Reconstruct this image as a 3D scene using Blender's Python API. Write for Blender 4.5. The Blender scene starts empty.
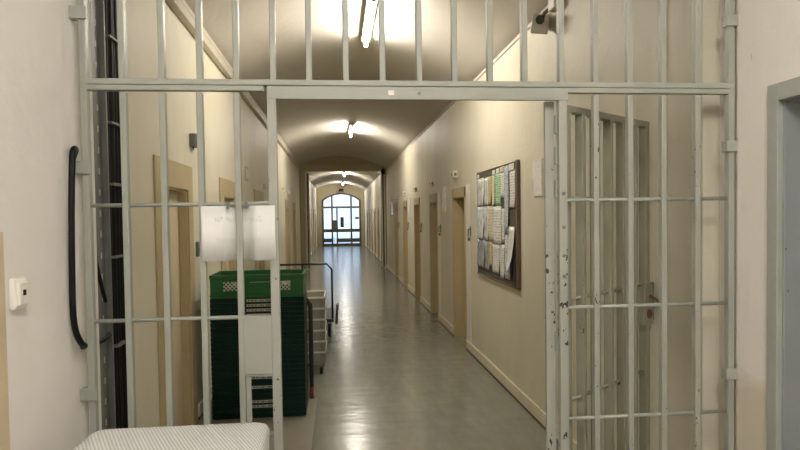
import bpy, bmesh, math, random
from mathutils import Vector, Matrix
random.seed(7)
S = bpy.context.scene
COL = S.collection
PI = math.pi

# ------------------------------------------------------------------ materials
def nodes(name):
    m = bpy.data.materials.new(name); m.use_nodes = True
    nt = m.node_tree
    return m, nt, nt.nodes['Principled BSDF']

def ramp(nt, fac, stops):
    r = nt.nodes.new('ShaderNodeValToRGB')
    els = r.color_ramp.elements
    els[0].position, els[0].color = stops[0][0], (*stops[0][1], 1)
    els[1].position, els[1].color = stops[-1][0], (*stops[-1][1], 1)
    for p, c in stops[1:-1]:
        e = els.new(p); e.color = (*c, 1)
    nt.links.new(fac, r.inputs[0]); return r

def noise(nt, scale, detail=3, vec=None, rough=.55):
    n = nt.nodes.new('ShaderNodeTexNoise')
    n.inputs['Scale'].default_value = scale; n.inputs['Detail'].default_value = detail
    n.inputs['Roughness'].default_value = rough
    if vec is not None: nt.links.new(vec, n.inputs['Vector'])
    return n

def pos(nt, scale=(1, 1, 1)):
    g = nt.nodes.new('ShaderNodeNewGeometry')
    mp = nt.nodes.new('ShaderNodeMapping'); mp.inputs['Scale'].default_value = scale
    nt.links.new(g.outputs['Position'], mp.inputs['Vector']); return mp.outputs[0]

def bump(nt, b, height, strength, dist=.01):
    bp = nt.nodes.new('ShaderNodeBump'); bp.inputs['Strength'].default_value = strength
    bp.inputs['Distance'].default_value = dist
    nt.links.new(height, bp.inputs['Height']); nt.links.new(bp.outputs[0], b.inputs['Normal'])

def mix(nt, fac, a, b):
    mx = nt.nodes.new('ShaderNodeMix'); mx.data_type = 'RGBA'
    nt.links.new(fac, mx.inputs['Factor'])
    for sock, v in ((mx.inputs[6], a), (mx.inputs[7], b)):
        if isinstance(v, tuple): sock.default_value = (*v, 1)
        else: nt.links.new(v, sock)
    return mx.outputs[2]

def plain(name, col, rough=.5, metal=0, var=.08, scale=8, bmp=0, bscale=60, coat=0):
    m, nt, b = nodes(name)
    n = noise(nt, scale, 4, pos(nt))
    r = ramp(nt, n.outputs['Fac'], [(.3, tuple(c*(1-var) for c in col)), (.7, tuple(min(1, c*(1+var)) for c in col))])
    nt.links.new(r.outputs[0], b.inputs['Base Color'])
    b.inputs['Roughness'].default_value = rough; b.inputs['Metallic'].default_value = metal
    b.inputs['Coat Weight'].default_value = coat
    if bmp:
        n2 = noise(nt, bscale, 3, pos(nt)); bump(nt, b, n2.outputs['Fac'], bmp)
    return m

def painted_metal(name, col, chip=.70, rough=.38):
    """enamel on steel with small dark chips where the paint has been knocked off"""
    m, nt, b = nodes(name)
    n = noise(nt, 5, 3, pos(nt))
    base = ramp(nt, n.outputs['Fac'], [(.3, tuple(c*.93 for c in col)), (.7, tuple(c*1.05 for c in col))])
    c1 = noise(nt, 55, 2, pos(nt, (1, 1, .6)), .6)
    c2 = noise(nt, 3.2, 2, pos(nt))
    ad = nt.nodes.new('ShaderNodeMath'); ad.operation = 'MULTIPLY_ADD'
    nt.links.new(c2.outputs['Fac'], ad.inputs[0]); ad.inputs[1].default_value = .45
    nt.links.new(c1.outputs['Fac'], ad.inputs[2])
    mk = ramp(nt, ad.outputs[0], [(chip+.21, (0, 0, 0)), (chip+.225, (1, 1, 1))])
    c = mix(nt, mk.outputs[0], base.outputs[0], (.035, .026, .02))
    nt.links.new(c, b.inputs['Base Color'])
    b.inputs['Roughness'].default_value = rough
    n3 = noise(nt, 40, 2, pos(nt)); bump(nt, b, n3.outputs['Fac'], .12, .004)
    return m

def plaster(name, col, low=None, low_z=1.05, stain=.06, rough=.75):
    """wall paint over plaster; low = colour of the scuffed lower wall"""
    m, nt, b = nodes(name)
    n = noise(nt, 1.6, 5, pos(nt, (1, 1, .6)), .6)
    r = ramp(nt, n.outputs['Fac'], [(.3, tuple(c*(1-stain) for c in col)), (.7, tuple(min(1, c*(1+stain)) for c in col))])
    out = r.outputs[0]
    if low:
        sep = nt.nodes.new('ShaderNodeSeparateXYZ'); nt.links.new(pos(nt), sep.inputs[0])
        nz = noise(nt, 2.2, 4, pos(nt))
        a = nt.nodes.new('ShaderNodeMath'); a.operation = 'MULTIPLY_ADD'
        nt.links.new(nz.outputs['Fac'], a.inputs[0]); a.inputs[1].default_value = .55
        nt.links.new(sep.outputs[2], a.inputs[2])
        rr = ramp(nt, a.outputs[0], [(0, (1, 1, 1)), (1, (0, 0, 0))])
        mr = nt.nodes.new('ShaderNodeMapRange')
        nt.links.new(a.outputs[0], mr.inputs['Value'])
        mr.inputs['From Min'].default_value = low_z+.18; mr.inputs['From Max'].default_value = low_z+.26
        mr.inputs['To Min'].default_value = 1; mr.inputs['To Max'].default_value = 0
        nt.nodes.remove(rr)
        out = mix(nt, mr.outputs[0], out, low)
    nm = noise(nt, 28, 2, pos(nt, (1, 1, .35)), .6)
    mk = ramp(nt, nm.outputs['Fac'], [(.76, (0, 0, 0)), (.80, (1, 1, 1))])
    out = mix(nt, mk.outputs[0], out, tuple(c*.72 for c in col))
    nt.links.new(out, b.inputs['Base Color'])
    b.inputs['Roughness'].default_value = rough
    nb = noise(nt, 14, 5, pos(nt)); bump(nt, b, nb.outputs['Fac'], .18, .02)
    return m

def dull(m, s):
    m.node_tree.nodes['Principled BSDF'].inputs['Specular IOR Level'].default_value = s; return m

def emit(name, col, s):
    m = bpy.data.materials.new(name); m.use_nodes = True
    nt = m.node_tree; nt.nodes.clear()
    e = nt.nodes.new('ShaderNodeEmission'); o = nt.nodes.new('ShaderNodeOutputMaterial')
    e.inputs[0].default_value = (*col, 1); e.inputs[1].default_value = s
    nt.links.new(e.outputs[0], o.inputs[0]); return m

M = {}
M['wall'] = plaster('wall_paint_cream', (.65, .605, .485), rough=.5)
M['wall_near'] = plaster('wall_paint_white', (.78, .74, .69), low=(.66, .59, .48), low_z=1.0, stain=.035)
M['wall_near_left'] = plaster('wall_paint_white_left', (.78, .74, .69), low=(.72, .66, .58), low_z=.55, stain=.045)
M['ceiling'] = plaster('ceiling_paint', (.57, .53, .46), stain=.03)
M['base'] = plain('plinth_paint', (.70, .62, .47), .4)
M['gate'] = painted_metal('gate_enamel', (.335, .345, .30), .79)
M['gate_worn'] = painted_metal('gate_enamel_worn', (.35, .355, .31), .735)
M['leaf'] = painted_metal('leaf_enamel', (.29, .285, .215), .77)
M['frame'] = plain('door_frame_ochre', (.47, .38, .22), .5, var=.05)
M['door'] = plain('door_leaf_cream', (.62, .53, .37), .45, var=.04)
M['greydoor'] = painted_metal('grey_door_enamel', (.265, .28, .285), .74)
M['greyframe'] = painted_metal('grey_frame_enamel', (.36, .37, .335), .79)
M['white'] = plain('white_plastic', (.78, .75, .68), .35, var=.03)
M['gloss'] = plain('clear_glossy_sleeve', (.72, .72, .70), .12, var=.12, scale=40)
M['black'] = plain('black_rubber', (.006, .006, .006), .5)
M['blackmetal'] = plain('black_tube_enamel', (.018, .016, .016), .35)
M['darkvoid'] = plain('dark_niche', (.02, .02, .02), .8)
M['steel'] = plain('galvanised_steel', (.17, .178, .168), .5, .2, var=.1, scale=20)
M['slot'] = plain('slot_edge', (.55, .55, .51), .5, .2)
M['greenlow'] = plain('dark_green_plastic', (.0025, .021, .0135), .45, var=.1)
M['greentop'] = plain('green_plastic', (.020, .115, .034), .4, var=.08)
M['paper'] = plain('paper_white', (.80, .79, .77), .6, var=.03)
M['rust'] = plain('rusty_steel', (.16, .07, .035), .8, var=.4, scale=60)
M['red'] = plain('red_cap', (.13, .02, .02), .5)
M['greycrate'] = plain('grey_plastic', (.27, .26, .22), .5)
M['greycrate_hi'] = plain('grey_plastic_lip', (.62, .60, .54), .4)
M['brown'] = plain('board_frame_brown', (.14, .095, .06), .45)
M['darkboard'] = plain('board_felt', (.085, .075, .055), .9)
M['windowframe'] = plain('window_frame_grey', (.085, .078, .058), .5)
M['duct'] = plain('duct_paint', (.52, .47, .38), .35)
M['lampbody'] = plain('lamp_housing', (.30, .28, .23), .5)
M['tube'] = emit('fluorescent_tube', (1, .93, .82), 100)
M['tube_near'] = emit('fluorescent_tube_near', (1, .99, .965), 205)
M['strip'] = plain('tan_floor_strip', (.27, .25, .20), .35, var=.06, scale=5)

def floor_mat():
    m, nt, b = nodes('grey_linoleum')
    n = noise(nt, 3, 6, pos(nt, (3, .8, 1)), .65)
    r = ramp(nt, n.outputs['Fac'], [(.25, (.172, .180, .146)), (.5, (.205, .212, .175)), (.75, (.245, .248, .205))])
    nt.links.new(r.outputs[0], b.inputs['Base Color'])
    n2 = noise(nt, 7, 3, pos(nt, (1, 1, 1)))
    mr = nt.nodes.new('ShaderNodeMapRange'); nt.links.new(n2.outputs['Fac'], mr.inputs['Value'])
    mr.inputs['To Min'].default_value = .16; mr.inputs['To Max'].default_value = .25
    nt.links.new(mr.outputs[0], b.inputs['Roughness'])
    b.inputs['Specular IOR Level'].default_value = .9
    n3 = noise(nt, 3.0, 3, pos(nt, (.6, 2.2, 1)), .5); bump(nt, b, n3.outputs['Fac'], .28, .02)
    return m
M['floor'] = floor_mat()
for k_, v_ in (('black', .18), ('darkvoid', .05), ('greenlow', .18), ('greentop', .3), ('wall', .35)): dull(M[k_], v_)
M['end_wall'] = plaster('end_wall_backlit', (.36, .31, .21), rough=.6)  # darker ochre than the corridor walls: backlit shade put into the colour
M['partition'] = plaster('partition_shaded', (.47, .42, .29), rough=.6)  # darkened like the end wall, shade of the lintel put into the colour
M['gate_chipped'] = painted_metal('gate_enamel_chipped', (.35, .355, .31), .67)

def cloth_mat():
    m, nt, b = nodes('waffle_cloth')
    p = pos(nt)
    rot = nt.nodes.new('ShaderNodeMapping'); rot.inputs['Rotation'].default_value = (0, 0, .35)
    nt.links.new(p, rot.inputs['Vector'])
    sep = nt.nodes.new('ShaderNodeSeparateXYZ'); nt.links.new(rot.outputs[0], sep.inputs[0])
    outs = []
    for i, k in ((0, 470), (1, 470), (2, 400)):
        mu = nt.nodes.new('ShaderNodeMath'); mu.operation = 'MULTIPLY'; mu.inputs[1].default_value = k
        nt.links.new(sep.outputs[i], mu.inputs[0])
        s = nt.nodes.new('ShaderNodeMath'); s.operation = 'SINE'; nt.links.new(mu.outputs[0], s.inputs[0]); outs.append(s)
    a = nt.nodes.new('ShaderNodeMath'); a.operation = 'MULTIPLY'
    nt.links.new(outs[0].outputs[0], a.inputs[0]); nt.links.new(outs[1].outputs[0], a.inputs[1])
    r = ramp(nt, a.outputs[0], [(.05, (.72, .71, .70)), (.5, (.40, .395, .39))])
    nt.links.new(r.outputs[0], b.inputs['Base Color']); b.inputs['Roughness'].default_value = .9
    bump(nt, b, a.outputs[0], .5, .004)
    return m
M['cloth'] = cloth_mat()

def print_mat(name, paper, ink, rows, cols=26, cover=.5):
    """sheet with lines of small print (object space: x across, z up)"""
    m, nt, b = nodes(name)
    tc = nt.nodes.new('ShaderNodeTexCoord'); sep = nt.nodes.new('ShaderNodeSeparateXYZ')
    nt.links.new(tc.outputs['Generated'], sep.inputs[0])
    mu = nt.nodes.new('ShaderNodeMath'); mu.operation = 'MULTIPLY'; mu.inputs[1].default_value = rows
    nt.links.new(sep.outputs[2], mu.inputs[0])
    fr = nt.nodes.new('ShaderNodeMath'); fr.operation = 'FRACT'; nt.links.new(mu.outputs[0], fr.inputs[0])
    cn = nt.nodes.new('ShaderNodeMath'); cn.operation = 'PINGPONG'; cn.inputs[1].default_value = .5
    nt.links.new(fr.outputs[0], cn.inputs[0])
    g = nt.nodes.new('ShaderNodeMath'); g.operation = 'GREATER_THAN'; g.inputs[1].default_value = .5-cover/2
    nt.links.new(cn.outputs[0], g.inputs[0])
    mp = nt.nodes.new('ShaderNodeMapping'); mp.inputs['Scale'].default_value = (cols, cols if rows > 1 else 0, rows*1.0 if rows > 1 else 0)
    nt.links.new(tc.outputs['Generated'], mp.inputs['Vector'])
    n = noise(nt, 1, 0, mp.outputs[0])
    g2 = nt.nodes.new('ShaderNodeMath'); g2.operation = 'GREATER_THAN'; g2.inputs[1].default_value = .47
    nt.links.new(n.outputs['Fac'], g2.inputs[0])
    f = nt.nodes.new('ShaderNodeMath'); f.operation = 'MULTIPLY'
    nt.links.new(g.outputs[0], f.inputs[0]); nt.links.new(g2.outputs[0], f.inputs[1])
    nt.links.new(mix(nt, f.outputs[0], paper, ink), b.inputs['Base Color'])
    b.inputs['Roughness'].default_value = .5
    return m
M['list'] = print_mat('printed_list', (.70, .69, .65), (.42, .42, .41), 14, 10)
M['list_cream'] = print_mat('printed_cream', (.62, .56, .40), (.42, .38, .28), 12, 8)
M['label'] = print_mat('crate_label_print', (.46, .47, .42), (.06, .07, .06), 1, 16, .45)
M['yellow'] = print_mat('printed_yellow', (.60, .52, .20), (.30, .26, .12), 14, 8)
M['greenpaper'] = print_mat('printed_green', (.36, .56, .33), (.15, .25, .15), 16, 8)
M['bluestrip'] = print_mat('printed_pale_blue', (.45, .50, .52), (.22, .25, .30), 40, 5)
M['sleeve'] = plain('plastic_sleeve', (.62, .62, .60), .15, var=.3, scale=14)  # strong tone variation: glossy streaks put into the sleeve colour
M['greysleeve'] = plain('grey_sleeve', (.33, .34, .35), .10, var=.25, scale=14)

def glass_mat():
    m = bpy.data.materials.new('window_glass'); m.use_nodes = True
    nt = m.node_tree; nt.nodes.clear()
    t = nt.nodes.new('ShaderNodeBsdfTransparent'); t.inputs[0].default_value = (.93, .96, 1, 1)
    g = nt.nodes.new('ShaderNodeBsdfGlossy'); g.inputs['Roughness'].default_value = .05
    mx = nt.nodes.new('ShaderNodeMixShader'); mx.inputs[0].default_value = .06
    o = nt.nodes.new('ShaderNodeOutputMaterial')
    nt.links.new(t.outputs[0], mx.inputs[1]); nt.links.new(g.outputs[0], mx.inputs[2]); nt.links.new(mx.outputs[0], o.inputs[0])
    return m
M['glass'] = glass_mat()

# ------------------------------------------------------------------ mesh helpers
class MB:
    def __init__(s): s.bm = bmesh.new()
    def box(s, x0, x1, y0, y1, z0, z1, bev=0, mat=None):
        vs = [s.bm.verts.new(v) for v in ((x0,y0,z0),(x1,y0,z0),(x1,y1,z0),(x0,y1,z0),(x0,y0,z1),(x1,y0,z1),(x1,y1,z1),(x0,y1,z1))]
        fs = [s.bm.faces.new([vs[i] for i in q]) for q in ((0,3,2,1),(4,5,6,7),(0,1,5,4),(1,2,6,5),(2,3,7,6),(3,0,4,7))]
        if bev:
            es = list({e for f in fs for e in f.edges})
            r = bmesh.ops.bevel(s.bm, geom=es, offset=bev, segments=2, affect='EDGES', profile=.5)
            vs = list({v for f in r['faces'] for v in f.verts} | {v for v in vs if v.is_valid})
        if mat is not None: bmesh.ops.transform(s.bm, matrix=mat, verts=[v for v in vs if v.is_valid])
        return s
    def tube(s, pts, r, seg=10, caps=True):
        pts = [Vector(p) for p in pts]; rings = []
        rr = r if isinstance(r, (list, tuple)) else [r]*len(pts)
        up = None
        for i, p in enumerate(pts):
            d = (pts[min(i+1, len(pts)-1)] - pts[max(i-1, 0)]).normalized()
            if up is None: up = d.orthogonal().normalized()
            a = (up - d*up.dot(d)).normalized(); up = a; b = d.cross(a)
            rings.append([s.bm.verts.new(p + (a*math.cos(2*PI*k/seg) + b*math.sin(2*PI*k/seg))*rr[i]) for k in range(seg)])
        for q in range(len(rings)-1):
            for k in range(seg):
                f = s.bm.faces.new((rings[q][k], rings[q][(k+1) % seg], rings[q+1][(k+1) % seg], rings[q+1][k])); f.smooth = True
        if caps:
            s.bm.faces.new(rings[0][::-1]); s.bm.faces.new(rings[-1])
        return s
    def prism(s, poly, axis, a, b):
        """poly in the two other axes, extruded along axis from a to b"""
        def v(p, t):
            c = list(p); c.insert(axis, t); return s.bm.verts.new(c)
        A = [v(p, a) for p in poly]; B = [v(p, b) for p in poly]; n = len(poly)
        for i in range(n): s.bm.faces.new((A[i], A[(i+1) % n], B[(i+1) % n], B[i]))
        s.bm.faces.new(A[::-1]); s.bm.faces.new(B); return s
    def build(s, name, mat, parent=None, label=None):
        bmesh.ops.recalc_face_normals(s.bm, faces=s.bm.faces)
        me = bpy.data.meshes.new(name); s.bm.to_mesh(me); s.bm.free()
        o = bpy.data.objects.new(name, me); COL.objects.link(o); me.materials.append(mat)
        if parent is not None: o.parent = parent
        if label: o['label'] = label
        return o

def smooth_path(pts, n=6):
    P = [Vector(p) for p in pts]; out = []
    for i in range(len(P)-1):
        p0, p1, p2, p3 = P[max(i-1, 0)], P[i], P[i+1], P[min(i+2, len(P)-1)]
        for k in range(n):
            t = k/n
            out.append(.5*((2*p1)+(-p0+p2)*t+(2*p0-5*p1+4*p2-p3)*t*t+(-p0+3*p1-3*p2+p3)*t**3))
    out.append(P[-1]); return out

def thing(name, label, cat, loc=(0, 0, 0), rz=0, group=None):
    o = bpy.data.objects.new(name, None); COL.objects.link(o); o.empty_display_size = .1
    o.location = loc; o.rotation_euler = (0, 0, rz)
    return tag(o, label, cat, group)
def tag(o, label, cat, group=None):
    o['label'] = label; o['category'] = cat
    if group: o['group'] = group
    return o
def struct(o): o['kind'] = 'structure'; return o
def copy_tree(o, parent=None):
    c = o.copy(); COL.objects.link(c); c.parent = parent
    for ch in [q for q in bpy.data.objects if q.parent == o]: copy_tree(ch, c)
    return c

# ------------------------------------------------------------------ measures (metres; +Y runs down the corridor)
XL, XR = -1.14, 1.53           # corridor walls
NL, NR = -.905, 1.575          # walls of the lobby in front of the gate
GY = 2.33                      # plane of the gate
YE = 34.9                      # end wall
RD = [(7.33+2.08*k, 8.06+2.08*k) for k in range(5)] + [(20.6+2.14*k, 21.35+2.14*k) for k in range(6)]   # right openings
LD = [(4.20, 4.88), (6.37, 7.03), (8.90, 9.64), (11.2, 11.9), (14.0, 14.8), (16.3, 17.0)] + [(20.9+2.2*k, 21.6+2.2*k) for k in range(6)]

# ------------------------------------------------------------------ shell
struct(MB().box(-1.7, 2.1, -3.2, 37.5, -.15, 0).build('floor', M['floor']))
b = MB()
y = 2.47
for a, c in RD:
    b.box(XR, XR+.4, y, a, 0, 3.6); b.box(XR, XR+.4, a, c, 1.84, 3.6); b.box(XR+.30, XR+.4, a, c, 0, 1.84); y = c
b.box(XR, XR+.4, y, YE+.3, 0, 3.6)
struct(b.build('wall_right', M['wall']))
b = MB(); y = 2.47
for a, c in LD:
    b.box(XL-.4, XL, y, a, 0, 3.6); b.box(XL-.4, XL, a, c, 1.83, 3.6); b.box(XL-.4, XL-.18, a, c, 0, 1.83); y = c
b.box(XL-.4, XL, y, YE+.3, 0, 3.6)
struct(b.build('wall_left', M['wall']))
# shallow proud strip of wall just behind the open gate leaf
struct(MB().box(XR-.022, XR+.05, 2.78, 2.96, 0, 3.05, .004).build('trim_1', M['wall']))

# vaulted ceiling
def vault(x0, z0, x1, z1, zc, y0, y1, n=24):
    b = MB(); lo = []
    for i in range(n+1):
        t = i/n; x = x0+(x1-x0)*t; zs = z0+(z1-z0)*t
        h = (zc-(z0+z1)/2)*(1-(2*t-1)**2)**.95 if 0 < i < n else 0
        lo.append((x, zs+h))
    poly = lo + [(x1+.3, z1), (x1+.3, zc+.35), (x0-.3, zc+.35), (x0-.3, z0)]
    # strip faces so the soffit shades as one curve
    A = [b.bm.verts.new((p[0], y0, p[1])) for p in poly]; B = [b.bm.verts.new((p[0], y1, p[1])) for p in poly]
    for i in range(len(poly)):
        f = b.bm.faces.new((A[i], A[(i+1) % len(poly)], B[(i+1) % len(poly)], B[i])); f.smooth = i < n
    return b
struct(vault(XL, 3.19, XR, 3.09, 3.50, 2.40, YE+.3).build('ceiling', M['ceiling']))
# painted edge where vault meets right wall, cable duct on the left
b = MB()
b.box(XR-.012, XR, 2.47, 19.2, 3.065, 3.095)
struct(b.build('trim_2', M['ceiling']))
b = MB()
for i in range(6):
    a = 2.5+i*2.75; b.box(XL, XL+.06, a, min(a+2.72, 19.1), 3.085, 3.155, .006)
    b.box(XL, XL+.05, a, min(a+2.72, 19.1), 3.17, 3.215, .006)
    b.box(XL, XL+.068, a+2.66, a+2.76, 3.08, 3.16, .004)
duct = tag(b.build('cable_duct', M['duct']), 'long double cable duct running under the vault along the left wall', 'cable duct')

# baseboards
def baseboard(name, openings, xa, xb, y0, y1, pad):
    b = MB(); y = y0
    lo, hi = min(xa, xb), max(xa, xb)
    for a, c in list(openings)+[(y1+pad, y1+pad)]:
        if a-pad > y:
            b.box(lo, hi, y, a-pad, .018, .115, .004)
        y = c+pad
    struct(b.build(name, M['base']))
    b = MB(); y = y0
    for a, c in list(openings)+[(y1+pad, y1+pad)]:
        if a-pad > y: b.box(lo-.003 if xa > xb else lo, hi+.003 if xa < xb else hi, y, a-pad, 0, .018)
        y = c+pad
    return b
baseboard('baseboard_right', RD, XR, XR-.018, 2.5, 34.8, .06).build('trim_3', M['windowframe'])
struct(bpy.data.objects['trim_3'])
baseboard('baseboard_left', LD, XL, XL+.018, 3.5, 34.8, .19).build('trim_4', M['windowframe'])
struct(bpy.data.objects['trim_4'])

# lobby in front of the gate
struct(MB().box(NL-.5, NL, -3.2, 2.19, 0, 3.5).box(NL-.5, NL-.022, 2.19, 2.50, 0, 3.5).build('wall_near_left', M['wall_near_left']))
struct(MB().box(NR, NR+.45, 2.085, 2.312, 0, 3.5).box(NR+.03, NR+.45, 2.312, 2.47, 0, 3.5).box(NR, NR+.45, .95, 2.085, 1.995, 3.5).box(NR, NR+.45, -3.2, .95, 0, 3.5)
       .box(NR+.35, NR+.45, .95, 2.085, 0, 1.995).build('wall_near_right', M['wall_near']))
struct(MB().box(NL-.5, NR+.45, -3.2, -3.0, 0, 3.5).build('wall_back', M['wall_near']))
struct(MB().box(NL-.5, NR+.45, -3.2, 2.42, 3.4, 3.6).build('ceiling_lobby', M['ceiling']))
struct(MB().box(NL-.3, NR+.3, 2.20, 2.46, 3.05, 3.9).build('wall_above_gate', M['wall_near']))
struct(MB().box(NL, NL+.012, 1.0, 1.765, 0, 1.575, .003).build('trim_5', plain('lobby_panel_tan', (.56, .46, .30), .5)))

# grey steel door in the lobby wall on the right
d = struct(MB().box(NR-.016, NR+.02, 2.064, 2.118, 0, 2.055, .003).box(NR-.016, NR+.02, .9, 2.064, 1.993, 2.055, .003)
           .box(NR, NR+.30, 2.070, 2.088, 0, 1.993).build('door_1', M['greyframe']))
MB().box(NR+.02, NR+.30, .95, 2.066, 1.985, 1.998).build('door_soffit', M['greydoor'], d)
MB().box(NR+.005, NR+.30, 2.054, 2.070, 0, 1.985, .002).build('door_jamb', M['greydoor'], d)
MB().box(NR+.28, NR+.33, .96, 2.05, 0, 1.985, .004).build('door_panel', M['greydoor'], d)

# corridor doors
n = 2
for i, (a, c) in enumerate(RD):
    f = struct(MB().box(XR-.012, XR+.01, a-.05, a+.01, 0, 1.95, .002).box(XR-.012, XR+.01, c-.01, c+.05, 0, 1.95, .002)
               .box(XR-.012, XR+.01, a-.05, c+.05, 1.83, 1.955, .002)
               .box(XR, XR+.14, a, a+.02, 0, 1.84).box(XR, XR+.14, c-.02, c, 0, 1.84).box(XR, XR+.14, a, c, 1.82, 1.84)
               .box(XR+.14, XR+.20, a, a+.05, 0, 1.84).box(XR+.14, XR+.20, c-.05, c, 0, 1.84).build('door_%d' % n, M['frame']))
    lf = MB().box(XR+.20, XR+.26, a+.005, c-.005, .01, 1.825, .003).build('door_panel', M['door'], f)
    MB().tube([(XR+.195, a+.1, 1.02), (XR+.15, a+.1, 1.02), (XR+.15, a+.2, 1.02)], .009, 8).build('door_handle', M['steel'], lf)
    if i < 2:
        MB().box(XR-.007, XR+.01, a-.27, a-.052, 0, 1.97, .002).build('edge_panel', M['white'], f)
    n += 1
for i, (a, c) in enumerate(LD):
    f = struct(MB().box(XL, XL+.014, a-.18, a, 0, 2.01, .002).box(XL, XL+.014, c, c+.14, 0, 2.01, .002)
               .box(XL, XL+.014, a, c, 1.825, 2.01, .002)
               .box(XL-.07, XL, a, a+.02, 0, 1.83).box(XL-.07, XL, c-.02, c, 0, 1.83).box(XL-.07, XL, a, c, 1.81, 1.83).build('door_%d' % n, M['frame']))
    lf = MB().box(XL-.12, XL-.06, a+.005, c-.005, .01, 1.82, .003).build('door_panel', M['door'], f)
    MB().box(XL-.062, XL-.052, a+.03, a+.07, .98, 1.14, .003).tube([(XL-.055, a+.05, 1.08), (XL-.01, a+.05, 1.08), (XL-.01, a+.15, 1.08)], .009, 8).build('door_handle', M['steel'], lf)
    n += 1

# ------------------------------------------------------------------ partition half way
PY = 19.3
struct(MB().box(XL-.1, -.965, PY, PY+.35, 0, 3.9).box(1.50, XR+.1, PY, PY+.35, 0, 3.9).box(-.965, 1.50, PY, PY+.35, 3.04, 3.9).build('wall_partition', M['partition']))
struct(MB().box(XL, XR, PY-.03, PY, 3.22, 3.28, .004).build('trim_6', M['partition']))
for s, x, lab in ((1, -.965, 'left steel passage frame post with folded glazed leaf at the mid-corridor partition'),
                  (-1, 1.50, 'right steel passage frame post with folded glazed leaf at the mid-corridor partition')):
    t = thing('passage_frame', lab, 'door frame', (x, PY+.02, 0), 0, 'folded passage frames at the mid-corridor partition')
    def B(b, x0, x1, *r): return b.box(min(s*x0, s*x1), max(s*x0, s*x1), *r)
    B(MB(), .0, .045, -.05, 0, 0, 3.03).build('post', M['white'], t)
    g = B(MB(), .045, .09, .0, .9, .05, 2.98).build('folded_leaf', M['windowframe'], t)
    B(MB(), .09, .125, .0, .03, .05, 2.98).build('leaf_edge', M['white'], g)
b = MB().box(-.055, .055, -.1, .06, -.07, .07, .01).box(-.015, .015, -.06, -.02, .06, .13)
o = tag(b.build('speaker', M['black']), 'small black loudspeaker high on the partition at its right top corner', 'speaker')
o.location = (1.43, PY-.06, 3.0)

# ------------------------------------------------------------------ far end wall with glazed doors
FX0, FX1, FZ, FC = -.86, 1.33, 2.58, 2.97
def arch(x0, x1, z, zc, n=20):
    cx = (x0+x1)/2; w = (x1-x0)/2; h = zc-z; R = (w*w+h*h)/(2*h); a0 = math.asin(w/R)
    return [(cx+R*math.sin(-a0+2*a0*i/n), z+h-R+R*math.cos(-a0+2*a0*i/n)) for i in range(n+1)]
pts = arch(FX0, FX1, FZ, FC)
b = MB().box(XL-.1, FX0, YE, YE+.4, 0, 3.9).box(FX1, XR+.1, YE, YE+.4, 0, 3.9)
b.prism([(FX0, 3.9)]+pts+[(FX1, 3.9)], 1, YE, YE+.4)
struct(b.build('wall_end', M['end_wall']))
win = struct(MB().prism(pts+[(p[0]*.95+.235*.05, p[1]-.08) for p in pts[::-1]], 1, YE+.06, YE+.14)
             .box(FX0, FX0+.11, YE+.06, YE+.14, 0, FZ+.02).box(FX1-.11, FX1, YE+.06, YE+.14, 0, FZ+.02)
             .box(FX0, FX1, YE+.055, YE+.145, 2.12, 2.23).box(-.34, -.24, YE+.05, YE+.15, 0, 2.9).box(.73, .83, YE+.05, YE+.15, 0, 2.9)
             .box(FX0, FX1, YE+.07, YE+.13, .78, .96).box(FX0, FX1, YE+.07, YE+.13, 0, .14).box(FX0, -.24, YE+.07, YE+.13, .22, .42).box(-.02, FX1, YE+.07, YE+.13, .22, .42)
             .box(-.06, .03, YE+.06, YE+.14, 0, 2.16).build('window_1', M['windowframe']))
MB().box(FX0+.02, FX1-.02, YE+.095, YE+.10, .05, FZ).build('pane', M['glass'], win)
MB().prism([(FX0+.05, FZ)]+[(p[0]*.96+.235*.04, p[1]-.03) for p in pts]+[(FX1-.05, FZ)], 1, YE+.095, YE+.10).build('pane', M['glass'], win)
MB().box(-.24, -.03, YE+.02, YE+.07, .86, 1.46, .008).build('lock_case', M['windowframe'], win)
b = MB()
for k in range(15): b.tube([(FX0+.1+k*.145, YE+.32, .02), (FX0+.1+k*.145, YE+.32, 2.85 if 1 < k < 13 else 2.5)], .008, 6)
for z in (.5, 1.2, 1.9, 2.5): b.box(FX0, FX1, YE+.31, YE+.33, z, z+.015)
grille = tag(b.build('window_grille', M['white']), 'thin pale window grille outside the glazed end door', 'grille')
tag(MB().box(.17, .36, YE+.035, YE+.05, 1.05, 1.62, .002).build('poster', M['blackmetal']), 'small dark poster on the bright middle pane of the end door', 'poster')
tag(MB().box(1.0, 1.2, YE+.035, YE+.05, 1.50, 1.62, .002).build('notice', M['blackmetal']), 'small dark notice on the right pane of the end door', 'notice')
t = thing('exit_sign', 'small dark hanging sign under the last ceiling lamp by the end door', 'sign', (.235, 34.5, 3.12))
MB().box(-.14, .14, -.015, .015, -.08, .08, .005).build('sign_board', M['black'], t)
MB().box(-.01, .01, -.01, .01, .08, .40).build('hanger', M['steel'], t)
struct(MB().box(-8, 8, YE+.5, 50, -.15, -.02).build('ground_outside', plain('outside_paving', (.5, .5, .5), .8)))

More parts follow.
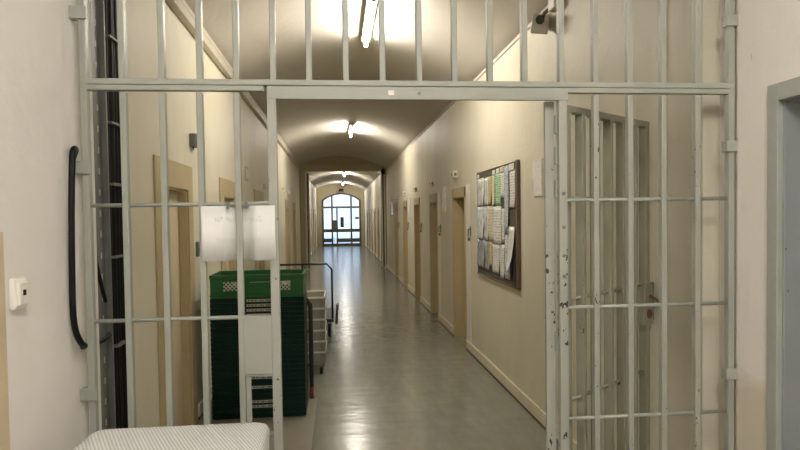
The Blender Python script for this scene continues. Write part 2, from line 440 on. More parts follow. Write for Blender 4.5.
# ------------------------------------------------------------------ ceiling lamps
def lamp(y, z, label, mat, L=1.42):
    t = thing('ceiling_lamp', label, 'lamp', (.325, y, z), 0, 'fluorescent tube lamps along the ceiling')
    MB().box(-.045, .045, -L/2, L/2, .045, .085, .006).build('lamp_body', M['lampbody'], t)  # body widened to keep direct tube light off the ceiling
    for s in (-1, 1):
        MB().box(-.02, .02, s*(L/2-.02)-.02, s*(L/2-.02)+.02, -.02, .06, .005).build('lamp_holder', M['lampbody'], t)
    MB().tube([(0, -L/2+.04, 0), (0, L/2-.04, 0)], .019, 12).build('tube', mat, t)
    return t
ZC = 3.385
lamp(5.82, ZC, 'bare fluorescent tube lamp nearest behind the gate, seen through its upper bars', M['tube'])
lamp(13.1, ZC, 'bare fluorescent tube lamp second down the corridor, seen through the open gateway', M['tube'])
lamp(19.95+.5, ZC, 'fluorescent tube lamp just behind the mid-corridor partition', M['tube'])
lamp(26.2, ZC, 'small glowing lamp third in view, beyond the partition', M['tube'])
lamp(33.4, ZC, 'smallest glowing lamp at the far end above the glazed door', M['tube'])
l = lamp(-.4, 3.30, 'lobby fluorescent tube lamp behind the viewer on the near side of the gate', M['tube_near'])

# ------------------------------------------------------------------ the gate
W = .011
DP = .015     # half depth of the bars
TB = [-.890, -.757, -.620, -.487, -.357, -.225, -.094, .041, .177, .315, .449, .586, .720, .865, 1.0, 1.138, 1.276, 1.416, 1.556]
gate = thing('barred_gate', 'pale grey-green barred steel security gate spanning the corridor with an open doorway', 'gate', (0, 0, 0))
def bar(x, z0, z1, w=W, name='bar', mat=None, y=GY, par=None, lab=None):
    return MB().box(x-w, x+w, y-DP, y+DP, z0, z1, .003).build(name, mat or M['gate'], par or gate, lab)
for x in TB[1:-1]: bar(x, 2.105, 3.0)
for x in (TB[0], TB[-1]):
    bar(x, 0, 3.04, .0125, 'post')
for z0, z1, nm in ((2.0865, 2.108, 'bottom_rail'), (3.0, 3.04, 'top_rail')):
    MB().box(-.902, 1.568, GY-DP-.001, GY+DP+.001, z0, z1, .003).build(nm, M['gate'], gate)
# fixed side panels
LB = [-.757, -.621, -.490, -.358]; RB = [1.001, 1.140, 1.277, 1.416]
for x in LB: bar(x, 0, 2.06)
for x in RB: bar(x, 0, 2.06, mat=M['gate_worn'])
MB().box(-.88, -.26, GY-DP, GY+DP, 2.066, 2.0855, .003).build('panel_rail', M['gate'], gate)
MB().box(.88, 1.545, GY-DP, GY+DP, 2.066, 2.0855, .003).build('panel_rail', M['gate'], gate)
for z in (1.655, 1.237, .80):
    MB().tube([(-.88, GY, z), (-.25, GY, z)], .0075, 8).build('rod', M['gate'], gate)
    MB().tube([(.87, GY, z), (1.55, GY, z)], .0075, 8).build('rod', M['gate_worn'], gate)
# doorway frame
MB().box(-.249, .888, GY-.0165, GY+.02, 2.040, 2.0852, .004).build('door_header', M['gate'], gate)
MB().box(-.249, .888, GY-.0185, GY-.0155, 2.037, 2.044, .001).build('header_lip', M['gate'], gate)
bar(-.2325, 0, 2.045, .0165, 'door_stile', M['gate_worn'])
bar(.868, 0, 2.045, .0165, 'door_stile', M['gate_chipped'])
# stop bar beside the hinge stile, carried on short lugs
MB().box(.812, .850, GY+.03, GY+.048, 0, 2.04, .002).build('stop_bar', M['gate_chipped'], gate)
for z in (1.95, 1.83, 1.70, 1.1, .62, .2):
    MB().box(.846, .862, GY+.010, GY+.046, z-.035, z+.035, .004).build('hinge_lug', M['gate'], gate)
for z in (1.68, 1.55, 1.44, 1.36):
    MB().tube([(.868, GY-DP-.005, z), (.868, GY-DP+.002, z)], .007, 10).build('bolt', M['steel'], gate)
MB().box(.196, .218, GY-.0225, GY-.0195, 2.051, 2.070).build('inspection_sticker', M['white'], gate)
MB().tube([(.313, GY-.022, 2.060), (.313, GY-.015, 2.060)], .006, 10).build('bolt', M['steel'], gate)
MB().box(-.349, -.246, GY-DP-.004, GY-DP-.001, 1.028, 1.243, .002).build('cover_plate', M['gate'], gate, 'blank grey steel plate between bars')
MB().box(-.349, -.246, GY-DP+.002, GY+DP, 1.018, 1.028, .001).box(-.345, -.328, GY-.008, GY+.008, .62, 1.03).build('plate_edge', M['gate'], gate)
def clamp(x, z, side):
    b = MB().box(x-.024, x+.020, GY-.026, GY-.018, z-.022, z+.022, .002)
    if side < 0: b.box(NL-.03, x-.02, GY-.026, GY+.01, z-.022, z+.022, .002)
    else: b.box(x+.016, NR+.02, GY-.026, GY+.01, z-.022, z+.022, .002).box(x-.027, x-.021, GY-.026, GY+.012, z-.022, z+.022, .001)
    b.build('wall_clamp', M['gate_worn'] if z > 2 else M['gate'], gate)
for z in (2.336, 1.79, .978): clamp(-.888, z, -1)
for z in (2.351, 1.86, .955): clamp(1.556, z, 1)
# small rust patch where the hose enters
# swinging leaf, standing open
A0 = Vector((.888, GY+.035, 0)); A1 = Vector((1.452, 2.80, 0)); LL = (A1-A0).length; ang = math.atan2(A1.y-A0.y, A1.x-A0.x)
leaf = MB()
leaf.box(0, LL, -.018, .018, 2.0, 2.028, .003)
MBb = MB().box(0, LL, -.018, .018, .06, .09, .003)
lo = leaf.build('gate_leaf', M['leaf'], gate, 'open swinging leaf of the gate'); lo.location = A0; lo.rotation_euler = (0, 0, ang)
def lp(b, nm, mat=None): return b.build(nm, mat or M['leaf'], lo)
lp(MBb, 'bottom_rail')
for i in range(7):
    x = .013+(LL-.032)*i/6
    w = .0125 if i < 6 else .019
    lp(MB().box(x-w, x+w, -.0185, .0185, .061, 2.027, .003), 'bar' if 0 < i < 6 else 'stile')
for z in (1.665, 1.262, .855):
    lp(MB().tube([(.01, 0, z), (LL-.01, 0, z)], .0075, 8), 'rod')
lp(MB().box(LL-.075, LL+.012, -.028, .028, 1.075, 1.265, .005), 'lock_case')
lp(MB().tube([(LL-.03, -.028, 1.13), (LL-.03, -.034, 1.13)], .022, 14).tube([(LL-.03, -.034, 1.135), (LL-.03, -.037, 1.135)], .008, 10), 'keyhole_plate', M['rust'])
lp(MB().tube(smooth_path([(LL-.03, -.03, 1.215), (LL-.02, -.055, 1.20), (LL-.0, -.06, 1.185), (LL+.02, -.055, 1.18)]), .006, 8), 'lock_lever', M['rust'])
lp(MB().box(LL+.012, LL+.055, -.014, .014, 1.09, 1.27, .004).tube([(LL+.03, 0, 1.09), (LL+.03, 0, 1.05), (LL+.015, 0, 1.03)], .007, 8), 'latch_bolt', M['steel'])

# sheet of paper threaded behind one bar
def sheet_y(x):   # x measured from the bar at -.366
    d = abs(x+.357); t = min(1, max(0, (d-.014)/.05)); return GY+DP+.003 - (2*DP+.008)*t*t*(3-2*t)
b = MB(); NX = 40
ids = []
for j in (0, 1):
    z = (1.447, 1.648)[j]
    ids.append([b.bm.verts.new((-.492+.265*i/NX, sheet_y(-.492+.265*i/NX), z)) for i in range(NX+1)])
for i in range(NX):
    f = b.bm.faces.new((ids[0][i], ids[0][i+1], ids[1][i+1], ids[1][i])); f.smooth = True
sh = b.build('paper_sign', M['paper'])
sm = sh.modifiers.new('thick', 'SOLIDIFY'); sm.thickness = .0006
tag(sh, 'white paper sign seen from its back, threaded behind a bar of the left gate panel', 'sign')
def lettering(txt, x, z, size, mat, parent, name='lettering', mirror=False, yf=None):
    cu = bpy.data.curves.new('t', 'FONT'); cu.body = txt; cu.size = size; cu.extrude = 0; cu.align_x = 'CENTER'
    o = bpy.data.objects.new('t', cu); COL.objects.link(o)
    dg = bpy.context.evaluated_depsgraph_get(); dg.update()
    me = bpy.data.meshes.new_from_object(o.evaluated_get(dg)); bpy.data.objects.remove(o)
    bm = bmesh.new(); bm.from_mesh(me)
    bmesh.ops.subdivide_edges(bm, edges=[e for e in bm.edges if e.calc_length() > .008], cuts=2)
    for v in bm.verts:
        px = x + (-v.co.x if mirror else v.co.x); pz = z+v.co.y
        v.co = (px, yf(px), pz)
    bm.to_mesh(me); bm.free(); me.name = name
    q = bpy.data.objects.new(name, me); COL.objects.link(q); me.materials.clear(); me.materials.append(mat); q.parent = parent
    return q
ink = plain('faint_show_through_ink', (.70, .69, .67), .8, var=.03)
lettering('Zutritt nur für', -.360, 1.590, .030, ink, sh, mirror=True, yf=lambda x: sheet_y(x)-.0012)
lettering('Hausarbeiter', -.360, 1.515, .030, ink, sh, mirror=True, yf=lambda x: sheet_y(x)-.0012)
MB().box(-.40, -.39, GY-.022, GY-.016, 1.638, 1.662, .001).build('clip', M['steel'], sh)
MB().box(-.335, -.325, GY-.022, GY-.016, 1.638, 1.662, .001).build('clip', M['steel'], sh)

# ------------------------------------------------------------------ lobby details
t = thing('light_switch', 'white plastic rocker switch on the lobby wall left of the gate', 'light switch', (NL, 1.835, 1.40))
MB().box(0, .018, -.036, .036, -.045, .045, .008).build('switch_housing', M['white'], t)
MB().box(.016, .026, -.026, .026, -.034, .034, .005).build('rocker', M['white'], t)
MB().box(.026, .0272, -.006, .010, -.006, .010).build('indicator', M['black'], t)
hose = smooth_path([(-.935, 2.30, 1.785), (-.918, 2.29, 1.83), (-.898, 2.258, 1.848), (-.889, 2.218, 1.843), (-.887, 2.200, 1.80), (-.887, 2.182, 1.62), (-.887, 2.172, 1.40), (-.887, 2.172, 1.29), (-.888, 2.192, 1.225), (-.890, 2.235, 1.180), (-.896, 2.28, 1.160), (-.915, 2.318, 1.15), (-.935, 2.345, 1.145)], 8)
t = tag(MB().tube(hose, .0105, 12).build('hose', M['black']), 'thick black hose hanging down the wall edge in front of the left gate post', 'hose')
cab = smooth_path([(-1.07, 2.785, 1.80), (-1.063, 2.803, 1.72), (-1.06, 2.82, 1.55), (-1.062, 2.86, 1.40), (-1.062, 2.95, 1.23)], 8)
tag(MB().tube(cab, .009, 10).build('cable', M['black']), 'thin black cable behind the gate crossing the steel cable tray', 'cable')
tag(MB().tube(smooth_path([(-1.13, 2.86, 1.02), (-1.10, 2.92, 1.045), (-1.085, 2.98, 1.05), (-1.088, 3.06, 1.06)], 5), .011, 10).build('cable', M['black']),
    'short black cable end poking out low at the steel cable tray', 'cable')
# cable tray with slots
t = thing('cable_tray', 'grey perforated steel cable tray rising up the wall behind the left gate post', 'cable tray', (XL, 3.04, 0))
MB().box(0, .02, -.155, .095, 0, 3.1, .002).box(0, .045, .080, .095, 0, 3.1, .002).build('tray_channel', M['steel'], t)
b = MB()
for k in range(20): MB().box(.0195, .0215, .028, .042, .62+k*.1, .65+k*.1).build('slot', M['slot'], t)
# dark cable riser
t = thing('cable_riser', 'bundle of black cables strapped in a dark vertical channel beside the steel cable tray', 'cables', (XL, 3.25, 0))
MB().box(0, .008, -.09, .12, 0, 3.1).build('back_plate', M['darkvoid'], t)
for k, (yy, r) in enumerate(((-.06, .014), (-.025, .018), (.02, .016), (.06, .02), (.10, .014))):
    pts = [(.008+r+.003*math.sin(z*3+k), yy+.008*math.sin(z*2.1+k*1.7), z) for z in [q*.2 for q in range(16)]]
    MB().tube(smooth_path(pts, 3), r, 8).build('cable', M['black'], t)
for z in (.5, .98, 1.42, 1.78, 2.08, 2.5):
    MB().box(.008, .056, -.085, .118, z-.006, z+.006, .002).build('strap', M['steel'], t)

# covered cart with waffle cloth
t = thing('covered_cart', 'waist-high cart covered with a white waffle cloth in front of the left gate panel', 'cart', (-.502, 1.635, 0))
b = MB()
hx, hy = .277, .385
def rr(hx, hy, r, n=6):
    out = []
    for cx, cy, a in ((hx-r, hy-r, 0), (-hx+r, hy-r, 90), (-hx+r, -hy+r, 180), (hx-r, -hy+r, 270)):
        for k in range(n+1):
            q = math.radians(a+90*k/n); out.append((cx+r*math.cos(q), cy+r*math.sin(q)))
    return out
prof = [(0, .30), (.004, .5), (.0, .7), (-.003, .88), (-.001, .925), (-.008, .941), (-.022, .950), (-.05, .953)]
rings = []
for k, (dr, z) in enumerate(prof):
    base = rr(hx+dr, hy+dr, .032)
    amp = .010*(1-k/4) if k < 4 else 0
    ring = []
    for i, p in enumerate(base):
        a = math.atan2(p[1], p[0]); w = 1+amp*math.sin(a*9+1)/.3
        ring.append(b.bm.verts.new((p[0]*w, p[1]*w, z+.003*math.sin(p[0]*14+p[1]*9))))
    rings.append(ring)
for q in range(len(rings)-1):
    m_ = len(rings[q])
    for i in range(m_):
        f = b.bm.faces.new((rings[q][i], rings[q][(i+1) % m_], rings[q+1][(i+1) % m_], rings[q+1][i])); f.smooth = True
b.bm.faces.new(rings[-1])
b.build('cloth_cover', M['cloth'], t)
b = MB().box(-.23, .23, -.35, .35, .14, .18, .01)
for sx in (-1, 1):
    for sy in (-1, 1): b.box(sx*.22-.015, sx*.22+.015, sy*.34-.015, sy*.34+.015, .12, .93)
b.build('cart_frame', M['steel'], t)
for sx in (-1, 1):
    for sy in (-1, 1):
        MB().tube([(sx*.2-.015, sy*.32, .06), (sx*.2+.015, sy*.32, .06)], .06, 16).build('wheel', M['black'], t)

# ------------------------------------------------------------------ green crates
struct(MB().box(XL+.02, -.205, 3.2, 5.5, 0, .006).build('trim_7', M['strip']))  # thin tan strip on the floor, running under the crate stack
CX0, CX1, CY0, CY1, PITCH = -1.012, -.277, 5.0, 5.45, .0386
CW = CX1-CX0; CD = CY1-CY0
ordn = ['first', 'second', 'third', 'fourth', 'fifth', 'sixth', 'seventh', 'eighth', 'ninth', 'tenth', 'eleventh', 'twelfth', 'thirteenth']
def folded(cx, cy, z, label):
    t = thing('folded_crate', label, 'crate', (cx, cy, z), 0, 'folded dark green crates in the stack')
    h = .0368
    b = MB().box(-CW/2, CW/2, -CD/2+.006, CD/2-.006, .004, h-.004)
    b.box(-CW/2, CW/2, -CD/2, CD/2, h-.011, h, .002).box(-CW/2+.004, CW/2-.004, -CD/2+.002, CD/2-.002, 0, .008, .002)
    for x0 in (-.215, .175):
        for k in range(8): b.box(x0+k*.012-.02, x0+k*.012-.014, -CD/2+.001, -CD/2+.008, .008, h-.011)
    b.box(-CW/2, -CW/2+.02, -CD/2+.001, -CD/2+.008, .008, h-.011).box(CW/2-.02, CW/2, -CD/2+.001, -CD/2+.008, .008, h-.011)
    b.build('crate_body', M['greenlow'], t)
    return t
lab_on = {24, 23, 22, 21, 20, 15, 11, 9, 8, 6, 3, 2}
for k in range(25):
    if k == 24: lb = 'folded dark green crate, topmost of the folded stack directly under the open crate'
    elif k == 0: lb = 'folded dark green crate at the very bottom of the stack on the floor'
    elif k <= 12: lb = 'folded dark green crate, %s from the bottom of the stack behind the gate' % ordn[k]
    else: lb = 'folded dark green crate, %s below the open green crate' % ordn[24-k]
    t = folded((CX0+CX1)/2, (CY0+CY1)/2, .008+k*PITCH, lb)
    if k in lab_on:
        MB().box(-.085, .135, -CD/2-.001, -CD/2+.001, .006, .027).build('crate_label', M['label'], t, 'grey printed label strip')
# open crate on top
t = thing('green_crate', 'open bright green plastic crate with lattice windows on top of the folded stack', 'crate', ((CX0+CX1)/2, (CY0+CY1)/2, .008+25*PITCH))
H = .183; hw, hd = CW/2, CD/2; th = .006
b = MB().box(-hw+.01, hw-.01, -hd+.01, hd-.01, 0, .008)
b.box(-hw+.006, hw-.006, -hd, -hd+.02, 0, .022, .002).box(-hw, hw, -hd-.004, -hd+.018, H-.03, H, .003).box(-hw, hw, hd-.018, hd+.004, H-.03, H, .003)
b.box(-hw-.002, -hw+.016, -hd, hd, H-.03, H, .003).box(hw-.016, hw+.002, -hd, hd, H-.03, H, .003)
b.box(-hw+.004, -hw+.010, -hd+.01, hd-.01, 0, H-.02).box(hw-.010, hw-.004, -hd+.01, hd-.01, 0, H-.02)
W0, W1, Z0, Z1 = -.262, -.155, .055, .130
for yy in (-hd+.004, hd-.010):
    b.box(-hw+.004, W0, yy, yy+th, 0, H-.02).box(W1, -W1, yy, yy+th, 0, H-.02).box(-W0, hw-.004, yy, yy+th, 0, H-.02)
    for s in (-1, 1):
        a, c = sorted((s*W0, s*W1)); b.box(a, c, yy, yy+th, 0, Z0).box(a, c, yy, yy+th, Z1, H-.02)
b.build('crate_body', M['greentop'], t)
for s in (-1, 1):
    b = MB(); a, c = sorted((s*W0, s*W1))
    for q in (-1, 1):
        for k in range(-4, 9):
            x0 = a+k*.030
            p = []
            for z in (Z0, Z1):
                p.append((x0+(z-Z0)*1.0 if q > 0 else x0+(Z1-z)*1.0, z))
            (xa, za), (xb, zb) = p
            def cl(x, z, xo, zo):
                lim = min(max(x, a), c)
                if abs(xo-x) < 1e-9: return x, z
                return lim, z+(zo-z)*(lim-x)/(xo-x)
            if max(xa, xb) <= a or min(xa, xb) >= c: continue
            A_ = cl(xa, za, xb, zb); B_ = cl(xb, zb, xa, za)
            b.tube([(A_[0], -hd+.007, A_[1]), (B_[0], -hd+.007, B_[1])], .0042, 4)
    b.build('lattice', M['greycrate_hi'], t, 'pale diagonal lattice window')
MB().box(-.07, .115, -hd-.003, -hd+.004, .118, .130, .002).box(-.07, -.062, -hd-.004, -hd+.004, .10, .135, .002).build('handle_rim', M['greencrate'] if 'greencrate' in M else M['greentop'], t)
MB().box(-.055, .10, -hd-.004, -hd-.001, .121, .126).build('handle_slot', M['label'], t)
b = MB()
for s0 in (-.27, .12):
    for k in range(9): b.box(s0+k*.017, s0+k*.017+.010, -hd+.0005, -hd+.004, .034, .046)
b.build('raised_mark', M['greentop'], t)
MB().box(-hw, hw, -hd-.003, -hd+.003, .012, .026, .002).build('foot_rim', M['greentop'], t)

# hand truck behind the crates
t = thing('hand_truck', 'black tubular hand truck with red-tipped foot beside the green crate stack', 'hand truck', (0, 0, 0))
R_ = .021
MB().tube(smooth_path([(-.93, 5.50, .06), (-.93, 5.50, .80), (-.92, 5.50, .86), (-.87, 5.50, .90), (-.75, 5.50, .905), (-.36, 5.50, .905), (-.295, 5.50, .89), (-.258, 5.50, .84), (-.250, 5.50, .78), (-.250, 5.50, .10)], 5), R_, 10).build('frame', M['blackmetal'], t)
for z in (.3, .6): MB().tube([(-.93, 5.50, z), (-.250, 5.50, z)], .012, 8).build('crossbar', M['blackmetal'], t)
MB().tube([(-.250, 5.50, .0), (-.250, 5.50, .11)], .022, 10).build('foot_cap', M['red'], t, 'red foot cap')
for x in (-.85, -.33): MB().tube([(x-.025, 5.60, .10), (x+.025, 5.60, .10)], .10, 18).build('wheel', M['black'], t)
MB().tube([(-.88, 5.60, .10), (-.30, 5.60, .10)], .012, 8).build('axle', M['steel'], t)

# grey crates on a dolly
t = thing('dolly', 'low grey wheeled dolly under the stack of grey crates', 'dolly', (-.45, 6.60, 0))
MB().box(-.30, .30, -.28, .28, .105, .13, .005).build('deck', M['greycrate'], t)
for sx in (-1, 1):
    for sy in (-1, 1):
        w = MB().tube([(sx*.26-.014, sy*.24, .04), (sx*.26+.014, sy*.24, .04)], .04, 16).build('wheel', M['black'], t)
        MB().box(sx*.26-.022, sx*.26+.022, sy*.24-.02, sy*.24+.02, .075, .106, .003).build('caster_fork', M['steel'], w)
gw, gd, gh = .31, .29, .1115
g0 = None
gl = ['lowest grey crate on the dolly beyond the green stack', 'second grey crate from the dolly', 'third grey crate from the dolly', 'fourth grey crate from the dolly', 'second grey crate from the top of its stack', 'topmost grey crate of the stack on the dolly']
for k in range(6):
    if g0 is None:
        g0 = thing('grey_crate', gl[0], 'crate', (-.447, 6.60, .131), 0, 'grey crates stacked on the dolly')
        b = MB().box(-gw+.006, gw-.006, -gd+.006, -gd+.012, 0, gh-.012).box(-gw+.006, gw-.006, gd-.012, gd-.006, 0, gh-.012)
        b.box(-gw+.006, -gw+.012, -gd+.006, gd-.006, 0, gh-.012).box(gw-.012, gw-.006, -gd+.006, gd-.006, 0, gh-.012).box(-gw+.006, gw-.006, -gd+.006, gd-.006, 0, .006)
        gb = b
        MB().box(-gw, gw, -gd, -gd+.014, gh-.018, gh-.001, .002).box(-gw, gw, gd-.014, gd, gh-.018, gh-.001, .002).box(-gw, -gw+.014, -gd, gd, gh-.018, gh-.001, .002).box(gw-.014, gw, -gd, gd, gh-.018, gh-.001, .002).build('lip', M['greycrate_hi'], g0)
        for x in (-.28, 0, .235): gb.box(x-.004, x+.004, -gd+.001, -gd+.008, .004, gh-.018)
        gb.build('crate_body', M['greycrate'], g0)
        b = MB()
        for z in (.02, .045, .07):
            for x in (.262, .282): b.box(x-.004, x+.003, -gd+.0, -gd+.004, z, z+.011)
        b.build('corner_slots', M['blackmetal'], g0)
        g = g0
    else:
        g = copy_tree(g0); g['label'] = gl[k]; g.location.z = .131+k*gh

# platform cart with black push handle
t = thing('platform_cart', 'platform cart with a tall black push handle in mid corridor on the left', 'cart', (0, 8.3, 0))
MB().tube([(-.80, 0, .24), (-.80, 0, .93), (-.76, 0, .985), (-.15, 0, .985), (-.085, 0, .91), (-.085, 0, .24)], .014, 10).build('handle', M['blackmetal'], t)
MB().tube([(-.475, 0, .24), (-.475, 0, .985)], .012, 8).build('handle_brace', M['blackmetal'], t)
MB().box(-.495, -.455, -.02, .02, .84, .92, .004).build('tag_holder', M['white'], t)
MB().box(-.82, -.07, -.03, 1.0, .21, .25, .006).build('deck', M['blackmetal'], t)
MB().box(-.065, -.03, -.05, .10, .18, .44, .006, Matrix.Translation((0, 0, 0)) @ Matrix.Rotation(math.radians(4), 4, 'Y')).build('bumper', M['blackmetal'], t)
for x in (-.74, -.13):
    for yy in (.06, .88):
        w = MB().tube([(x-.018, yy, .09), (x+.018, yy, .09)], .09, 18).build('wheel', M['black'], t)
        MB().box(x-.026, x+.026, yy-.02, yy+.02, .09, .212, .003).build('caster_fork', M['steel'], w)

# ------------------------------------------------------------------ right wall: noticeboard and small things
t = thing('noticeboard', 'large brown-framed noticeboard crowded with papers on the right corridor wall', 'noticeboard', (XR, 0, 0))
Y0, Y1, ZB, ZT = 5.085, 6.60, .98, 2.055
MB().box(-.018, 0, Y0, Y1, ZB, ZT, .002).build('backing', M['darkboard'], t)
fw_ = .03
MB().box(-.032, 0, Y0-.01, Y0+fw_, ZB-.01, ZT+.01, .004).box(-.022, 0, Y1-.003, Y1+.004, ZB-.01, ZT+.01, .002).box(-.032, 0, Y0, Y1, ZB-.01, ZB+.004, .003).box(-.024, 0, Y0, Y1, ZT-.003, ZT+.004, .002).build('frame', M['brown'], t)
def notice(y0, y1, z0, z1, mat, label, curl=.0, dx=0, name='notice', cat='notice'):
    """paper on the board; y0 is the edge nearer the gate"""
    b = MB(); n_ = 8; rows = []
    for j in range(n_+1):
        v = j/n_; r_ = []
        for i in range(5):
            u = i/4
            c = curl*((1-v)**2)*(.4+.6*(1-u)) + .002*math.sin(v*7+y0*20)
            r_.append(b.bm.verts.new((-.022-dx-abs(c), y0+(y1-y0)*u, z0+(z1-z0)*v)))
        rows.append(r_)
    for j in range(n_):
        for i in range(4):
            f = b.bm.faces.new((rows[j][i], rows[j][i+1], rows[j+1][i+1], rows[j+1][i])); f.smooth = True
    o = b.build(name, mat); o.location.x = XR
    m_ = o.modifiers.new('thick', 'SOLIDIFY'); m_.thickness = .0008
    return tag(o, label, cat, 'papers on the noticeboard')
N = notice
N(6.28, 6.57, 1.70, 1.99, M['sleeve'], 'crumpled clear sleeve at the far end of the top row of the noticeboard', .010)
N(6.09, 6.28, 1.70, 1.985, M['sleeve'], 'clear sleeve just left of the yellow sheet on the noticeboard', .008)
N(5.97, 6.08, 1.70, 1.985, M['yellow'], 'narrow yellow sheet in the top row of the noticeboard', .01)
N(5.83, 5.955, 1.69, 1.985, M['list_cream'], 'white sheet between the yellow and the green sheet', .01)
N(5.61, 5.815, 1.68, 2.0, M['greenpaper'], 'pale green printed sheet in the top row of the noticeboard', .005)
N(5.49, 5.61, 1.76, 1.99, M['list'], 'small printed slip between the green sheet and the long blue strip')
N(5.34, 5.485, 1.43, 2.04, M['bluestrip'], 'long pale blue printed strip hanging down the noticeboard', .01, .003)
N(5.15, 5.32, 1.66, 1.99, M['list'], 'white sheet in the top corner of the noticeboard nearest the gate', .01)
N(5.16, 5.33, 1.985, 2.045, M['list'], 'small card at the very top right of the noticeboard', .0, .004)
N(5.66, 5.78, 1.99, 2.04, M['list'], 'small white card above the green sheet')
N(5.50, 5.64, 1.995, 2.045, M['list_cream'], 'small cream card at the top edge left of the blue strip')
N(5.82, 5.93, 1.99, 2.035, M['list'], 'small white card above the white sheet in the top row')
N(6.48, 6.57, 1.995, 2.035, M['list'], 'tiny white card at the far top corner of the noticeboard')
N(6.31, 6.58, 1.355, 1.695, M['sleeve'], 'clear sleeve at the far end of the middle row', .010)
N(6.09, 6.31, 1.35, 1.695, M['sleeve'], 'clear wrinkled sleeve second from the far end of the middle row', .010)
N(5.91, 6.09, 1.34, 1.695, M['list_cream'], 'cream sheet in the middle row between sleeve and long list', .008)
N(5.59, 5.91, 1.32, 1.685, M['list'], 'wide printed list in the centre of the noticeboard', .005, .002)
N(5.50, 5.59, 1.35, 1.66, M['list'], 'narrow printed list beside the wide centre list')
N(6.28, 6.60, 1.06, 1.35, M['greysleeve'], 'dark grey sleeve at the far end of the bottom row', .014)
N(6.05, 6.28, 1.05, 1.345, M['greysleeve'], 'grey sleeve second from the far end of the bottom row', .010)
N(5.94, 6.05, 1.10, 1.345, M['yellow'], 'faded yellowish slip in the bottom row', .008)
N(5.67, 5.94, 1.05, 1.318, M['list'], 'printed sheet in the bottom row left of centre', .01)
N(5.50, 5.66, 1.02, 1.33, M['list'], 'narrow printed sheet in the bottom row right of centre', .01)
N(5.31, 5.49, 1.03, 1.425, M['list'], 'sheet hanging below the long blue strip', .008)
N(5.17, 5.40, 1.10, 1.50, M['gloss'], 'large curled glossy sheet at the near lower side of the noticeboard', .07, .004)
N(5.145, 5.22, 1.04, 1.22, M['blackmetal'], 'black slip behind the curled sheet at the lower near corner', .01)
for yy, z, lb in ((6.3, 2.0, 'far'),):
    pass

def wall_sleeve(y, z0, z1, w, label):
    t = MB().box(XR-.010, XR+.004, y-w/2, y+w/2, z0, z1, .003).build('plastic_sleeve', M['gloss'])
    return tag(t, label, 'notice holder')
wall_sleeve(4.60, 1.74, 2.02, .19, 'glossy clear sleeve on the right wall beside the open gateway')
wall_sleeve(8.77, 1.64, 2.01, .22, 'glossy white sleeve on the right wall between the first two doors')
wall_sleeve(12.92, 1.64, 1.99, .24, 'glossy white sleeve farther down the right wall past the third door')
wall_sleeve(17.2, 1.64, 1.99, .24, 'tiny glossy sleeve near the partition on the right wall')

first = None
names = ['first', 'second', 'third', 'fourth', 'fifth']
for i, (a, c) in enumerate(RD[:5]):
    yy = a+.38 if i else 7.87
    if first is None:
        first = thing('door_lamp', '', 'call lamp', (XR, yy, 2.13), 0, 'call lamps above the right-hand doors')
        MB().box(-.055, .005, -.075, .075, -.045, .045, .006).build('lamp_housing', M['white'], first)
        MB().box(-.058, -.050, .0, .05, -.022, .025, .002).build('number_plate', M['windowframe'], first)
        MB().box(-.04, -.01, -.071, -.077, -.02, .02, .002).build('lens', M['steel'], first)
        o = first
    else:
        o = copy_tree(first); o.location = (XR, yy, 2.12)
    o['label'] = 'white call lamp box above the %s door on the right wall' % names[i]
latch0 = None
for i, (a, c) in enumerate(RD[:5]):
    yy = a-.30
    if latch0 is None:
        latch0 = thing('door_latch', '', 'latch', (XR, yy, 1.41), 0, 'steel latches beside the right-hand doors')
        MB().box(-.010, .005, -.022, .022, -.05, .07, .003).build('latch_plate', M['steel'], latch0)
        MB().tube(smooth_path([(-.010, 0, .03), (-.028, 0, .032), (-.03, .012, .0), (-.026, .03, -.05)]), .007, 8).build('latch_lever', M['steel'], latch0)
        MB().box(-.028, -.004, .02, .06, -.10, -.06, .005).build('padlock', M['steel'], latch0)
        o = latch0
    else:
        o = copy_tree(latch0); o.location = (XR, yy, 1.41)
    o['label'] = 'steel latch with lever beside the %s door on the right wall' % names[i]

# left wall small things
t = thing('wall_speaker', 'small grey box on the left wall beside the first door', 'wall box', (XL, 5.08, 2.225))
MB().box(0, .05, -.075, .075, -.05, .05, .005).build('housing', M['steel'], t)
MB().box(.05, .054, -.055, .055, -.035, .035, .002).build('cover', M['greycrate'], t)
MB().tube([(.02, -.03, -.05), (.02, -.03, -.075)], .006, 8).build('cable_gland', M['steel'], t)
t = thing('picture_frame', 'narrow framed notice high on the left wall past the second door', 'notice', (XL, 8.02, 2.17))
MB().box(0, .015, -.13, .13, -.085, .085, .003).build('frame', M['frame'], t)
MB().box(.015, .017, -.11, .11, -.065, .065).build('sheet', M['list'], t)
for yy, z, lb in ((9.9, 2.1, 'small white sign above the third door on the left wall'), (13.4, 2.20, 'small white sign on the left wall before the fifth door'), (14.9, 2.2, 'small white sign on the left wall after the fifth door')):
    tag(MB().box(XL, XL+.04, yy-.07, yy+.07, z-.04, z+.04, .004).build('door_sign', M['white']), lb, 'sign')
t = thing('wall_lever', 'small dark lever on the left wall by the first door', 'lever', (XL, 5.16, 1.36))
MB().box(0, .02, -.03, .03, -.06, .06, .004).build('plate', M['steel'], t)
MB().tube([(.02, 0, 0), (.05, 0, 0), (.05, .0, -.05)], .009, 8).build('lever', M['blackmetal'], t)

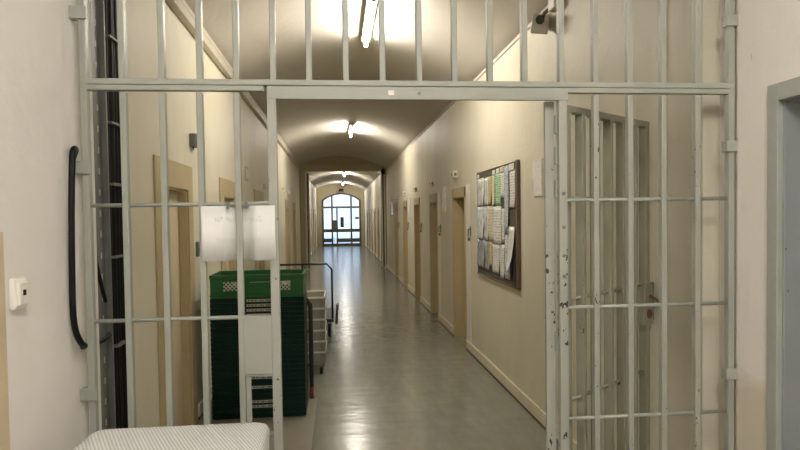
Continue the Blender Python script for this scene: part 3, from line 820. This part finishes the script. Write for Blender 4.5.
# camera on bracket at the upper right
t = thing('surveillance_camera', 'grey surveillance camera on a jointed bracket high on the right wall behind the gate', 'camera', (XR, 4.22, 2.985))
MB().box(-.07, 0, -.17, -.05, .0, .17, .006).build('wall_box', M['greycrate_hi'], t)
MB().tube([(-.05, -.06, .03), (-.08, .0, .01), (-.075, .05, -.02)], .014, 8).build('joint', M['windowframe'], t)
MB().box(-.06, .06, -.13, .13, -.045, .045, .008, Matrix.Translation((-.075, .10, -.03)) @ Matrix.Rotation(.5, 4, 'X') @ Matrix.Rotation(-.3, 4, 'Z')).build('camera_housing', M['greycrate_hi'], t)
MB().tube([(-.11, .0, -.03), (-.125, -.05, -.05)], .03, 14).build('lens', M['blackmetal'], t)

# ------------------------------------------------------------------ world and camera
w = bpy.data.worlds.new('World'); S.world = w; w.use_nodes = True
bg = w.node_tree.nodes['Background']; bg.inputs[0].default_value = (.60, .79, 1.0, 1); bg.inputs[1].default_value = 1.15

cam = bpy.data.cameras.new('Camera'); co = bpy.data.objects.new('Camera', cam); COL.objects.link(co); S.camera = co
cam.sensor_width = 36; cam.lens = 620/800*36; cam.shift_y = 10.1/800; cam.clip_start = .05; cam.clip_end = 200
yw, pt, rl = map(math.radians, (5.75, 1.7, .8))
fwv = Vector((math.sin(yw)*math.cos(pt), math.cos(yw)*math.cos(pt), -math.sin(pt)))
rt = Vector((math.cos(yw), -math.sin(yw), 0)); up = rt.cross(fwv)
Rv = rt*math.cos(rl)-up*math.sin(rl); Uv = up*math.cos(rl)+rt*math.sin(rl)
mt = Matrix((Rv, Uv, -fwv)).transposed().to_4x4(); mt.translation = (0, 0, 1.6); co.matrix_world = mt

S.view_settings.view_transform = 'Standard'; S.view_settings.look = 'None'
S.view_settings.gamma = 1; S.view_settings.exposure = .99; S.view_settings.use_curve_mapping = False
S.cycles.use_denoising = True
S.cycles.max_bounces = 10; S.cycles.diffuse_bounces = 7; S.cycles.glossy_bounces = 4
S.cycles.caustics_reflective = False; S.cycles.caustics_refractive = False
S.cycles.sample_clamp_indirect = 6
